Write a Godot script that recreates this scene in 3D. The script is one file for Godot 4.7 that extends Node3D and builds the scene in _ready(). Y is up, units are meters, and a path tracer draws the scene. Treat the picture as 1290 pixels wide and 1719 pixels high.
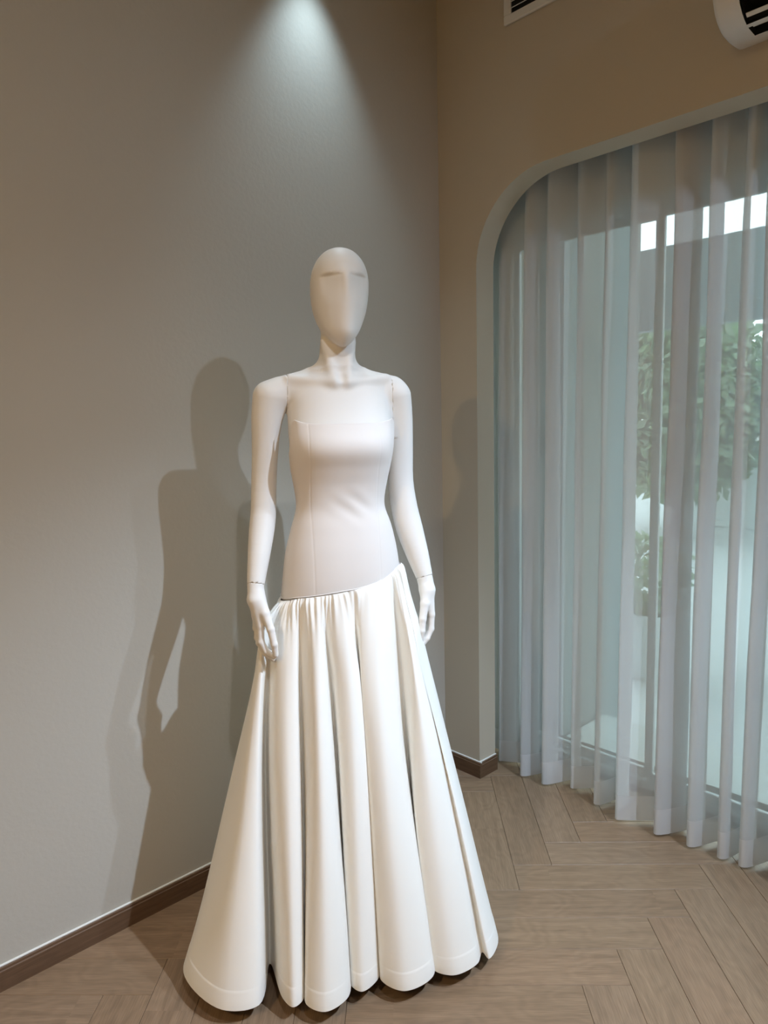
extends Node3D
# A bridal studio corner: a mannequin in a white drop-waist gown between a plain wall and a
# curtained arch.  Origin: the floor point where the two walls meet; x runs along the arch wall.

const YAW := 60.6          # the mannequin's own frame, turned towards the camera
var rng := RandomNumberGenerator.new()
var used := {}
var M := {}

func _ready() -> void:
	rng.seed = 11
	# ---------------------------------------------------------------- camera, sky, lights, exposure
	var cam := Camera3D.new()
	cam.name = "camera"
	cam.fov = 71.6
	cam.near = 0.05
	cam.position = Vector3(1.962, 1.45, 2.197)
	cam.rotation_degrees = Vector3(-6.78, 46.53, -1.30)
	add_child(cam)
	var we := WorldEnvironment.new()
	we.name = "environment"
	var env := Environment.new()
	var sm := ProceduralSkyMaterial.new()
	sm.sky_top_color = Color(0.84, 0.95, 0.97)
	sm.sky_horizon_color = Color(0.87, 0.965, 0.975)
	sm.ground_horizon_color = Color(0.62, 0.68, 0.68)
	sm.ground_bottom_color = Color(0.5, 0.54, 0.54)
	sm.energy_multiplier = 5.2
	var sky := Sky.new()
	sky.sky_material = sm
	env.background_mode = Environment.BG_SKY
	env.sky = sky
	env.ambient_light_source = Environment.AMBIENT_SOURCE_DISABLED
	env.tonemap_mode = Environment.TONE_MAPPER_LINEAR
	env.tonemap_exposure = 1.0
	env.sdfgi_enabled = true
	env.ssao_enabled = true
	env.ssil_enabled = true
	we.environment = env
	add_child(we)
	materials()
	# the spots: [place, aim, half cone, softness, energy, colour, size of source]
	var cool := Color(0.82, 0.90, 1.0)
	var warm := Color(1.0, 0.86, 0.65)
	var spots := [
		[Vector3(2.62, 3.02, 0.62), Vector3(0.55, -0.25, 1.14), 28.0, 1.0, 8.3, cool, 0.022],
		[Vector3(2.42, 3.02, 0.24), Vector3(0.55, -0.25, 1.14), 28.0, 1.0, 3.0, cool, 0.022],
		[Vector3(0.13, 3.085, 0.63), Vector3(0.11, 0.0, 0.72), 35.0, 1.0, 0.9, Color(0.82, 0.93, 1.0), 0.03],
		[Vector3(1.95, 3.085, 1.85), Vector3(0.75, 0.55, 1.12), 36.0, 1.0, 1.6, Color(0.95, 0.97, 1.0), 0.03],
		[Vector3(3.4, 3.085, 3.2), Vector3(3.3, 0.0, 3.1), 46.0, 0.8, 8.5, warm, 0.04],
		[Vector3(1.5, 3.085, 3.9), Vector3(1.2, 0.0, 3.3), 89.0, 1.0, 4.2, warm, 0.05],
		[Vector3(3.7, 3.085, 1.3), Vector3(3.6, 0.0, 1.4), 40.0, 0.8, 6.0, warm, 0.04]]
	# ---------------------------------------------------------------- large structure
	shell()
	floor_boards()
	skirting()
	outer_window()
	outside()
	# ---------------------------------------------------------------- objects
	curtain()
	mannequin()
	gown()
	vent()
	air_conditioner()
	for k in spots.size():
		ceiling_spot(spots[k], k)

# ================================================================== small helpers
func numbered(called: String) -> String:
	used[called] = used.get(called, 0) + 1
	return called if used[called] == 1 else "%s_%03d" % [called, used[called] - 1]

func thing(called: String, label: String, category: String, at := Vector3.ZERO, turn := 0.0, group := "") -> Node3D:
	var o := Node3D.new()
	o.name = numbered(called)
	add_child(o)
	o.position = at
	o.rotation_degrees.y = turn
	tag(o, label, category, group)
	return o

func tag(o: Node3D, label: String, category: String, group := "") -> void:
	o.set_meta("label", label)
	o.set_meta("category", category)
	if group:
		o.set_meta("group", group)

func obj(called: String, mesh: Mesh, m: Material, parent: Node = self) -> MeshInstance3D:
	var o := MeshInstance3D.new()
	o.name = numbered(called) if parent == self else called
	o.mesh = mesh
	o.material_override = m
	o.cast_shadow = GeometryInstance3D.SHADOW_CASTING_SETTING_ON
	parent.add_child(o, true)
	return o

func struct(called: String, mesh: Mesh, m: Material, parent: Node = self) -> MeshInstance3D:
	var o := obj(called, mesh, m, parent)
	if parent == self:
		o.set_meta("kind", "structure")
	return o

func begin() -> SurfaceTool:
	var st := SurfaceTool.new()
	st.begin(Mesh.PRIMITIVE_TRIANGLES)
	st.set_smooth_group(-1)
	return st

func done(st: SurfaceTool) -> ArrayMesh:
	st.generate_normals()
	return st.commit()

func tri(st: SurfaceTool, a: Vector3, b: Vector3, c: Vector3, out: Vector3) -> void:
	# winds the corners clockwise as seen from the side that «out» points to
	if (c - a).cross(b - a).dot(out) < 0.0:
		var s := b
		b = c
		c = s
	for v in [a, b, c]:
		st.set_uv(Vector2(v.x + v.z, v.y))
		st.add_vertex(v)

func quad(st: SurfaceTool, a: Vector3, b: Vector3, c: Vector3, d: Vector3, out: Vector3) -> void:
	tri(st, a, b, c, out)
	tri(st, a, c, d, out)

func box(st: SurfaceTool, lo: Vector3, hi: Vector3, bev := 0.0, t := Transform3D()) -> void:
	var c := (lo + hi) / 2.0
	var h := (hi - lo) / 2.0
	bev = minf(bev, minf(h.x, minf(h.y, h.z)) * 0.9)
	for axis in 3:
		for s in [-1.0, 1.0]:
			var n := Vector3.ZERO
			n[axis] = s
			var u := (axis + 1) % 3
			var w := (axis + 2) % 3
			var q := []
			for k in [[-1, -1], [1, -1], [1, 1], [-1, 1]]:
				var v := c
				v[axis] += s * h[axis]
				v[u] += k[0] * (h[u] - bev)
				v[w] += k[1] * (h[w] - bev)
				q.append(t * v)
			quad(st, q[0], q[1], q[2], q[3], t.basis * n)
	if bev <= 0.0:
		return
	for axis in 3:                       # the twelve chamfers
		var u := (axis + 1) % 3
		var w := (axis + 2) % 3
		for su in [-1.0, 1.0]:
			for sw in [-1.0, 1.0]:
				var q := []
				for k in [[-1, 0], [1, 0], [1, 1], [-1, 1]]:
					var v := c
					v[axis] += k[0] * (h[axis] - bev)
					v[u] += su * (h[u] - (bev if k[1] == 0 else 0.0))
					v[w] += sw * (h[w] - (0.0 if k[1] == 0 else bev))
					q.append(t * v)
				var n := Vector3.ZERO
				n[u] = su
				n[w] = sw
				quad(st, q[0], q[1], q[2], q[3], t.basis * n)
	for sx in [-1.0, 1.0]:
		for sy in [-1.0, 1.0]:
			for sz in [-1.0, 1.0]:
				var s := Vector3(sx, sy, sz)
				var i := h - Vector3.ONE * bev
				tri(st, t * (c + s * Vector3(h.x, i.y, i.z)), t * (c + s * Vector3(i.x, h.y, i.z)), t * (c + s * Vector3(i.x, i.y, h.z)), t.basis * s)

func box_mesh(lo: Vector3, hi: Vector3, bev := 0.0) -> ArrayMesh:
	var st := begin()
	box(st, lo, hi, bev)
	return done(st)

func sheet(rows: Array, closed: bool, flip := false, uv := Vector2.ONE) -> ArrayMesh:
	# a smooth surface through rows of points (all rows of one length)
	var nr := rows.size()
	var nc: int = rows[0].size()
	var P := PackedVector3Array()
	var T := PackedVector2Array()
	var wide := nc + (1 if closed else 0)
	for r in nr:
		var run := 0.0
		for c in wide:
			var p: Vector3 = rows[r][c % nc]
			if c > 0:
				run += p.distance_to(rows[r][c - 1])
			P.append(p)
			T.append(Vector2(run * uv.x, p.y * uv.y))
	var N := PackedVector3Array()
	N.resize(P.size())
	var I := PackedInt32Array()
	for r in nr - 1:
		for c in wide - 1:
			var a := r * wide + c
			var b := a + 1
			var d := a + wide
			var e := d + 1
			for t in ([[a, b, e], [a, e, d]] if not flip else [[a, e, b], [a, d, e]]):
				I.append_array(PackedInt32Array(t))
				var n := (P[t[2]] - P[t[0]]).cross(P[t[1]] - P[t[0]])
				for k in 3:
					N[t[k]] += n
	if closed:
		for r in nr:
			var s := N[r * wide] + N[r * wide + nc]
			N[r * wide] = s
			N[r * wide + nc] = s
	for k in N.size():
		N[k] = N[k].normalized()
	var A := []
	A.resize(Mesh.ARRAY_MAX)
	A[Mesh.ARRAY_VERTEX] = P
	A[Mesh.ARRAY_NORMAL] = N
	A[Mesh.ARRAY_TEX_UV] = T
	A[Mesh.ARRAY_INDEX] = I
	var m := ArrayMesh.new()
	m.add_surface_from_arrays(Mesh.PRIMITIVE_TRIANGLES, A)
	return m

func tube(pts: Array, radii: Array, n := 12, squash := 1.0) -> ArrayMesh:
	var rows := []
	for k in pts.size():
		var d: Vector3 = (pts[mini(k + 1, pts.size() - 1)] - pts[maxi(k - 1, 0)]).normalized()
		var u := d.cross(Vector3(0.31, 0.2, 0.93)).normalized()
		var w := d.cross(u)
		var row := PackedVector3Array()
		for j in n:
			var a := TAU * j / n
			row.append(pts[k] + (u * cos(a) + w * sin(a) * squash) * radii[k])
		rows.append(row)
	return sheet(rows, true)

func catmull(a: Vector2, b: Vector2, c: Vector2, d: Vector2, t: float) -> Vector2:
	# centripetal, so that tight folds do not overshoot
	var t1 := maxf(sqrt(a.distance_to(b)), 1e-4)
	var t2 := t1 + maxf(sqrt(b.distance_to(c)), 1e-4)
	var t3 := t2 + maxf(sqrt(c.distance_to(d)), 1e-4)
	var s := lerpf(t1, t2, t)
	var p := a.lerp(b, s / t1)
	var q := b.lerp(c, (s - t1) / (t2 - t1))
	var r := c.lerp(d, (s - t2) / (t3 - t2))
	return p.lerp(q, s / t2).lerp(q.lerp(r, (s - t1) / (t3 - t1)), (s - t1) / (t2 - t1))

func look(xs: Array, ys: Array, x: float) -> float:
	if x <= xs[0]:
		return ys[0]
	for k in xs.size() - 1:
		if x <= xs[k + 1]:
			var t: float = (x - xs[k]) / (xs[k + 1] - xs[k])
			return lerpf(ys[k], ys[k + 1], t)
	return ys[-1]

func mat(called: String, c: Color, rough: float, spec := 0.5) -> StandardMaterial3D:
	var m := StandardMaterial3D.new()
	m.resource_name = called
	m.albedo_color = c
	m.roughness = rough
	m.metallic_specular = spec
	M[called] = m
	return m

# ================================================================== materials
func materials() -> void:
	var bump := NoiseTexture2D.new()
	var fn := FastNoiseLite.new()
	fn.seed = 5
	fn.frequency = 0.03
	fn.fractal_octaves = 4
	bump.noise = fn
	bump.width = 512
	bump.height = 512
	bump.seamless = true
	var wall := mat("wall_paint", Color(0.725, 0.708, 0.668), 0.85, 0.3)
	wall.heightmap_enabled = true
	wall.heightmap_texture = bump
	wall.heightmap_scale = 0.03
	wall.uv1_triplanar = true
	wall.uv1_world_triplanar = true
	wall.uv1_scale = Vector3.ONE * 3.0
	mat("arch_paint", Color(0.745, 0.71, 0.645), 0.85, 0.3)
	mat("ceiling_paint", Color(0.86, 0.84, 0.80), 0.9, 0.3)
	mat("subfloor", Color(0.20, 0.16, 0.13), 0.9)
	mat("white_bead", Color(0.88, 0.88, 0.86), 0.5)
	mat("shell_white", Color(0.90, 0.885, 0.86), 0.5, 0.4)
	mat("plastic_white", Color(0.86, 0.86, 0.85), 0.45)
	mat("dark_inside", Color(0.05, 0.05, 0.06), 0.8)
	mat("seam_shade", Color(0.45, 0.45, 0.46), 0.8)
	mat("aluminium", Color(0.78, 0.80, 0.80), 0.4)
	var weave := NoiseTexture2D.new()
	var wn := FastNoiseLite.new()
	wn.seed = 9
	wn.frequency = 0.25
	weave.noise = wn
	weave.width = 256
	weave.height = 256
	weave.seamless = true
	var satin := mat("satin", Color(0.95, 0.94, 0.91), 0.42, 0.4)
	satin.rim_enabled = true
	satin.rim = 0.3
	satin.heightmap_enabled = true
	satin.heightmap_texture = weave
	satin.heightmap_scale = 0.004
	satin.uv1_scale = Vector3(9, 9, 1)
	satin.cull_mode = BaseMaterial3D.CULL_DISABLED
	var crepe := mat("crepe", Color(0.895, 0.87, 0.845), 0.6, 0.35)
	crepe.rim_enabled = true
	crepe.rim = 0.3
	crepe.heightmap_enabled = true
	crepe.heightmap_texture = weave
	crepe.heightmap_scale = 0.004
	crepe.uv1_scale = Vector3(9, 9, 1)
	crepe.cull_mode = BaseMaterial3D.CULL_DISABLED
	for s in [["sheer", 0.70], ["sheer_hem", 0.88]]:
		var v := mat(s[0], Color(0.80, 0.81, 0.82, s[1]), 0.8, 0.2)
		v.transparency = BaseMaterial3D.TRANSPARENCY_ALPHA
		v.backlight_enabled = true
		v.backlight = Color(0.30, 0.30, 0.30)
		v.cull_mode = BaseMaterial3D.CULL_DISABLED
	var pane := mat("pane_glass", Color(0.9, 1.0, 0.98, 0.06), 0.02)
	pane.transparency = BaseMaterial3D.TRANSPARENCY_ALPHA
	var base := mat("base_glass", Color(0.45, 0.75, 0.65, 0.15), 0.03)
	base.refraction_enabled = true
	base.refraction_scale = 0.05
	var steel := mat("steel", Color(0.75, 0.75, 0.76), 0.25)
	steel.metallic = 1.0
	# oak: fine grain along u with wandering cathedral rings
	var grain := FastNoiseLite.new()
	grain.seed = 21
	grain.frequency = 1.0
	grain.fractal_octaves = 3
	var size := Vector2i(1024, 640)
	var im := Image.create(size.x, size.y, false, Image.FORMAT_RGB8)
	var hm := Image.create(size.x, size.y, false, Image.FORMAT_RGB8)
	var dark := Color(0.44, 0.36, 0.283)
	var pale := Color(0.615, 0.515, 0.415)
	for y in size.y:
		var v := y / float(size.y)
		for x in size.x:
			var u := x / float(size.x)
			var wob := grain.get_noise_2d(u * 3.2, v * 4.0) * 0.9 + grain.get_noise_2d(u * 1.3 + 40.0, v * 1.1) * 1.5
			var ring := 0.5 + 0.5 * sin((v * 9.0 + wob * 2.4) * TAU)
			var fibre := grain.get_noise_2d(u * 9.0, v * 230.0 + 9.0)
			var broad := grain.get_noise_2d(u * 1.6 + 7.0, v * 22.0)
			var k := clampf(0.55 + 0.14 * (ring - 0.5) + 0.36 * fibre + 0.24 * broad, 0.0, 1.0)
			im.set_pixel(x, y, dark.lerp(pale, k))
			hm.set_pixel(x, y, Color(k, k, k))
	var tex := ImageTexture.create_from_image(im)
	var hex := ImageTexture.create_from_image(hm)
	var tints := [Color(1, 1, 1), Color(0.985, 0.98, 0.975), Color(1.0, 0.985, 0.97), Color(0.965, 0.955, 0.94), Color(0.99, 0.985, 0.97)]
	for k in tints.size():
		var o := mat("oak_%d" % k, tints[k], 0.42, 0.42)
		o.albedo_texture = tex
		o.heightmap_enabled = true
		o.heightmap_texture = hex
		o.heightmap_scale = 0.02
	var sk := mat("skirting_wood", Color(0.74, 0.69, 0.66), 0.5, 0.4)
	sk.albedo_texture = tex
	sk.uv1_scale = Vector3(0.8, 4.0, 1.0)
	# outside
	mat("porch_tile", Color(0.78, 0.80, 0.79), 0.6)
	mat("driveway", Color(0.74, 0.76, 0.76), 0.9)
	mat("fascia", Color(0.66, 0.70, 0.72), 0.7)
	mat("house_wall", Color(0.50, 0.53, 0.53), 0.85)
	mat("house_dark", Color(0.20, 0.22, 0.23), 0.6)
	mat("planter_white", Color(0.88, 0.90, 0.90), 0.6)
	mat("bark", Color(0.33, 0.29, 0.25), 0.9)
	for k in 3:
		var lf := mat("leaf_%d" % k, [Color(0.42, 0.48, 0.40), Color(0.50, 0.56, 0.48), Color(0.58, 0.62, 0.55)][k], 0.6)
		lf.backlight_enabled = true
		lf.backlight = Color(0.45, 0.6, 0.4)
		lf.cull_mode = BaseMaterial3D.CULL_DISABLED

# ================================================================== the room
const RX := 4.4
const RZ := 4.4
const RH := 3.1
const ARCH_L := 0.187
const ARCH_R := 3.1
const ARCH_Y := 2.353
const ARCH_RAD := 0.31
const REVEAL := 0.104

func arch_outline() -> PackedVector2Array:
	var p := PackedVector2Array()
	p.append(Vector2(ARCH_L, 0.0))
	for k in 25:
		var a := PI - (PI / 2) * k / 24.0
		p.append(Vector2(ARCH_L + ARCH_RAD + cos(a) * ARCH_RAD, ARCH_Y - ARCH_RAD + sin(a) * ARCH_RAD))
	for k in 25:
		var a := PI / 2 - (PI / 2) * k / 24.0
		p.append(Vector2(ARCH_R - ARCH_RAD + cos(a) * ARCH_RAD, ARCH_Y - ARCH_RAD + sin(a) * ARCH_RAD))
	p.append(Vector2(ARCH_R, 0.0))
	return p

func shell() -> void:
	struct("wall_left", box_mesh(Vector3(-0.15, 0, -0.6), Vector3(0, RH, RZ + 0.15)), M.wall_paint)
	struct("wall_back", box_mesh(Vector3(0, 0, RZ), Vector3(RX, RH, RZ + 0.15)), M.wall_paint)
	struct("wall_far", box_mesh(Vector3(RX, 0, -0.6), Vector3(RX + 0.15, RH, RZ + 0.15)), M.wall_paint)
	struct("ceiling", box_mesh(Vector3(-0.15, RH, -0.6), Vector3(RX + 0.15, RH + 0.15, RZ + 0.15)), M.ceiling_paint)
	# the wall with the arch: faces as triangulated outlines, the reveal as a strip with a softened arris
	var st := begin()
	var arch := arch_outline()
	var face := PackedVector2Array([Vector2(0, 0)])
	face.append_array(arch)
	face.append_array(PackedVector2Array([Vector2(RX, 0), Vector2(RX, RH), Vector2(0, RH)]))
	var idx := Geometry2D.triangulate_polygon(face)
	for side in [[0.0, Vector3(0, 0, 1)], [-REVEAL, Vector3(0, 0, -1)]]:
		for k in range(0, idx.size(), 3):
			var q := []
			for j in 3:
				q.append(Vector3(face[idx[k + j]].x, face[idx[k + j]].y, side[0]))
			tri(st, q[0], q[1], q[2], side[1])
	for k in arch.size() - 1:
		var a := arch[k]
		var b := arch[k + 1]
		var out := Vector2(ARCH_L / 2 + ARCH_R / 2, 1.0) - (a + b) / 2.0
		var n := Vector2((b - a).y, -(b - a).x)
		n = n if n.dot(out) > 0 else -n
		quad(st, Vector3(a.x, a.y, 0), Vector3(b.x, b.y, 0), Vector3(b.x, b.y, -REVEAL), Vector3(a.x, a.y, -REVEAL), Vector3(n.x, n.y, 0))
	struct("wall_right", done(st), M.arch_paint)

func rot_pq(p: float, q: float) -> Vector2:
	return Vector2(-p + q, p + q) / sqrt(2.0)          # (x, z) of board axes p, q

func prism(poly: PackedVector2Array, top: float, thick: float, bev: float, along: Vector2, uv0: Vector2) -> ArrayMesh:
	# a flat board: bevelled top, sides; uv runs along the board
	var st := SurfaceTool.new()
	st.begin(Mesh.PRIMITIVE_TRIANGLES)
	var n := poly.size()
	var mid := Vector2.ZERO
	for v in poly:
		mid += v / n
	var ins := PackedVector2Array()
	for k in n:
		var a := poly[(k + n - 1) % n]
		var b := poly[k]
		var c := poly[(k + 1) % n]
		var e1 := (b - a).normalized()
		var e2 := (c - b).normalized()
		var n1 := Vector2(-e1.y, e1.x)
		var n2 := Vector2(-e2.y, e2.x)
		if n1.dot(mid - b) < 0.0:
			n1 = -n1
		if n2.dot(mid - b) < 0.0:
			n2 = -n2
		var m := (n1 + n2)
		ins.append(b + m / maxf(0.3, 1.0 + n1.dot(n2)) * bev)
	var across := Vector2(-along.y, along.x)
	var put := func(a: Vector3, b: Vector3, c: Vector3, out: Vector3) -> void:
		if (c - a).cross(b - a).dot(out) < 0.0:
			var s := b
			b = c
			c = s
		for v in [a, b, c]:
			var f := Vector2(v.x, v.z)
			st.set_normal(out)
			st.set_uv(uv0 + Vector2(f.dot(along) / 1.0, f.dot(across) / 0.62))
			st.add_vertex(v)
	for k in range(1, n - 1):
		put.call(Vector3(ins[0].x, top, ins[0].y), Vector3(ins[k].x, top, ins[k].y), Vector3(ins[k + 1].x, top, ins[k + 1].y), Vector3.UP)
	for k in n:
		var j := (k + 1) % n
		var e := (poly[j] - poly[k]).normalized()
		var o2 := Vector2(e.y, -e.x)
		if o2.dot(poly[k] - mid) < 0.0:
			o2 = -o2
		var side := Vector3(o2.x, 0, o2.y)
		var slope := (side + Vector3.UP).normalized()
		var a := Vector3(ins[k].x, top, ins[k].y)
		var b := Vector3(ins[j].x, top, ins[j].y)
		var c := Vector3(poly[j].x, top - bev, poly[j].y)
		var d := Vector3(poly[k].x, top - bev, poly[k].y)
		put.call(a, b, c, slope)
		put.call(a, c, d, slope)
		var e2 := c - Vector3(0, thick, 0)
		var f2 := d - Vector3(0, thick, 0)
		put.call(d, c, e2, side)
		put.call(d, e2, f2, side)
	return st.commit()

func floor_boards() -> void:
	var fl := struct("floor", box_mesh(Vector3(-0.15, -0.15, -0.6), Vector3(RX + 0.15, -0.010, RZ + 0.15)), M.subfloor)
	var w := 0.1275
	var L := 0.608
	var gap := 0.0004
	var p0 := -0.785
	var q0 := 0.7325
	var room := PackedVector2Array([Vector2(0.001, -0.33), Vector2(RX - 0.001, -0.33), Vector2(RX - 0.001, RZ - 0.001), Vector2(0.001, RZ - 0.001)])
	var all := []
	for m in range(-9, 10):
		for k in range(-45, 46):
			for kind in 2:
				var a := Vector2(p0 + k * w + m * L, q0 + k * w - m * L)
				var b := a + Vector2(L, w)
				if kind == 1:
					a = Vector2(p0 + k * w + m * L + L, q0 + (k + 1) * w - m * L - L)
					b = a + Vector2(w, L)
				a += Vector2.ONE * gap
				b -= Vector2.ONE * gap
				var poly := PackedVector2Array([rot_pq(a.x, a.y), rot_pq(b.x, a.y), rot_pq(b.x, b.y), rot_pq(a.x, b.y)])
				for pt in Geometry2D.intersect_polygons(poly, room):
					var area := 0.0
					var mid := Vector2.ZERO
					for i in pt.size():
						area += pt[i].cross(pt[(i + 1) % pt.size()]) / 2.0
						mid += pt[i] / pt.size()
					if absf(area) > 0.0006:
						all.append([mid.distance_to(Vector2(1.0, 0.9)), pt, rot_pq(1, 0) if kind == 0 else rot_pq(0, 1)])
	all.sort_custom(func(a, b): return a[0] < b[0])
	var rest := SurfaceTool.new()
	for n in all.size():
		var mesh := prism(all[n][1], 0.0, 0.009, 0.0009, all[n][2], Vector2(rng.randf() * 7.0, rng.randf() * 7.0))
		var m: Material = M["oak_%d" % (rng.randi() % 5)]
		if n < 290:
			var o := obj("plank", mesh, m, fl)
			o.name = "plank" if n == 0 else "plank_%03d" % n
		else:
			rest.append_from(mesh, 0, Transform3D())
	if all.size() > 290:
		obj("planking", rest.commit(), M.oak_0, fl).set_meta("kind", "stuff")   # the boards behind the camera

func profile_run(a: Vector3, b: Vector3, out: Vector3, pro: Array) -> ArrayMesh:
	# a moulding: profile points (distance out, height) swept from a to b
	var st := begin()
	var run := (b - a).length()
	for k in pro.size() - 1:
		var q := []
		for e in [[a, k], [b, k], [b, k + 1], [a, k + 1]]:
			q.append(e[0] + out * pro[e[1]][0] + Vector3.UP * pro[e[1]][1])
		var d := Vector2(pro[k + 1][1] - pro[k][1], -(pro[k + 1][0] - pro[k][0]))
		quad(st, q[0], q[1], q[2], q[3], out * d.x + Vector3.UP * d.y)
	for e in [a, b]:
		for k in range(1, pro.size() - 1):
			tri(st, e + out * pro[0][0] + Vector3.UP * pro[0][1], e + out * pro[k][0] + Vector3.UP * pro[k][1], e + out * pro[k + 1][0] + Vector3.UP * pro[k + 1][1], (e - (a + b) / 2.0))
	return done(st)

func skirting() -> void:
	var pro := [[0.0, 0.0], [0.013, 0.0], [0.013, 0.054], [0.0125, 0.055], [0.0105, 0.0565], [0.010, 0.063], [0.008, 0.0645], [0.0, 0.0645]]
	var bead := [[0.0, 0.0645], [0.0055, 0.0645], [0.0055, 0.0670], [0.004, 0.0680], [0.0, 0.0680]]
	var runs := [
		["baseboard_left", Vector3(0, 0, 0), Vector3(0, 0, RZ), Vector3(1, 0, 0)],
		["baseboard_right", Vector3(0, 0, 0), Vector3(ARCH_L + 0.013, 0, 0), Vector3(0, 0, 1)],
		["baseboard_reveal", Vector3(ARCH_L, 0, 0), Vector3(ARCH_L, 0, -REVEAL), Vector3(1, 0, 0)],
		["baseboard_back", Vector3(0, 0, RZ), Vector3(RX, 0, RZ), Vector3(0, 0, -1)],
		["baseboard_far", Vector3(RX, 0, 0), Vector3(RX, 0, RZ), Vector3(-1, 0, 0)]]
	for r in runs:
		var o := struct(r[0], profile_run(r[1], r[2], r[3], pro), M.skirting_wood)
		obj("bead", profile_run(r[1], r[2], r[3], bead), M.white_bead, o)

func outer_window() -> void:
	# the outer wall behind the curtain pocket, with the glazed opening
	var st := begin()
	var z0 := -0.48
	var z1 := -0.36
	box(st, Vector3(-0.15, 2.27, z0), Vector3(RX + 0.15, RH, z1))
	box(st, Vector3(-0.15, -0.15, z0), Vector3(0.02, 2.27, z1))
	box(st, Vector3(3.2, -0.15, z0), Vector3(RX + 0.15, 2.27, z1))
	box(st, Vector3(0.02, -0.15, z0), Vector3(3.2, -0.012, z1))
	struct("wall_outer", done(st), M.arch_paint)
	var win := Node3D.new()
	win.name = "window_1"
	win.set_meta("kind", "structure")
	add_child(win)
	st = begin()
	box(st, Vector3(0.02, 2.225, -0.45), Vector3(3.2, 2.27, -0.39), 0.003)
	box(st, Vector3(0.02, -0.012, -0.45), Vector3(3.2, 0.025, -0.39), 0.003)
	box(st, Vector3(0.02, 0.025, -0.45), Vector3(0.06, 2.225, -0.39), 0.003)
	box(st, Vector3(3.16, 0.025, -0.45), Vector3(3.2, 2.225, -0.39), 0.003)
	obj("frame", done(st), M.aluminium, win)
	var xs := [0.06, 0.715, 1.37, 2.02, 2.62, 3.16]
	for k in 5:
		var x0: float = xs[k]
		var x1: float = xs[k + 1]
		var z := -0.432 if k % 2 == 0 else -0.408
		st = begin()
		box(st, Vector3(x0, 0.025, z - 0.01), Vector3(x0 + 0.022, 2.225, z + 0.01), 0.002)
		box(st, Vector3(x1 - 0.022, 0.025, z - 0.01), Vector3(x1, 2.225, z + 0.01), 0.002)
		box(st, Vector3(x0 + 0.022, 0.025, z - 0.01), Vector3(x1 - 0.022, 0.06, z + 0.01), 0.002)
		box(st, Vector3(x0 + 0.022, 2.19, z - 0.01), Vector3(x1 - 0.022, 2.225, z + 0.01), 0.002)
		var s := obj("sash", done(st), M.aluminium, win)
		obj("pane", box_mesh(Vector3(x0 + 0.02, 0.055, z - 0.003), Vector3(x1 - 0.02, 2.195, z + 0.003)), M.pane_glass, s)

func foliage(n: int, centre: Vector3, r: Vector3, leaf: float) -> ArrayMesh:
	var st := SurfaceTool.new()
	st.begin(Mesh.PRIMITIVE_TRIANGLES)
	for k in n:
		var d := Vector3(rng.randfn(), rng.randfn(), rng.randfn()).normalized()
		var p := centre + d * r * (0.45 + 0.55 * sqrt(rng.randf()))
		var a := Vector3(rng.randfn(), rng.randfn() - 0.4, rng.randfn()).normalized()
		var b := a.cross(Vector3(rng.randfn(), rng.randfn(), rng.randfn())).normalized()
		var s := leaf * rng.randf_range(0.7, 1.3)
		var nn := a.cross(b).normalized()
		var tip := p + a * s
		var l := p + a * s * 0.5 + b * s * 0.28 + nn * s * 0.06
		var q := p + a * s * 0.5 - b * s * 0.28 + nn * s * 0.06
		for v in [p, l, tip, p, tip, q]:
			st.set_normal(nn)
			st.add_vertex(v)
	return st.commit()

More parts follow.
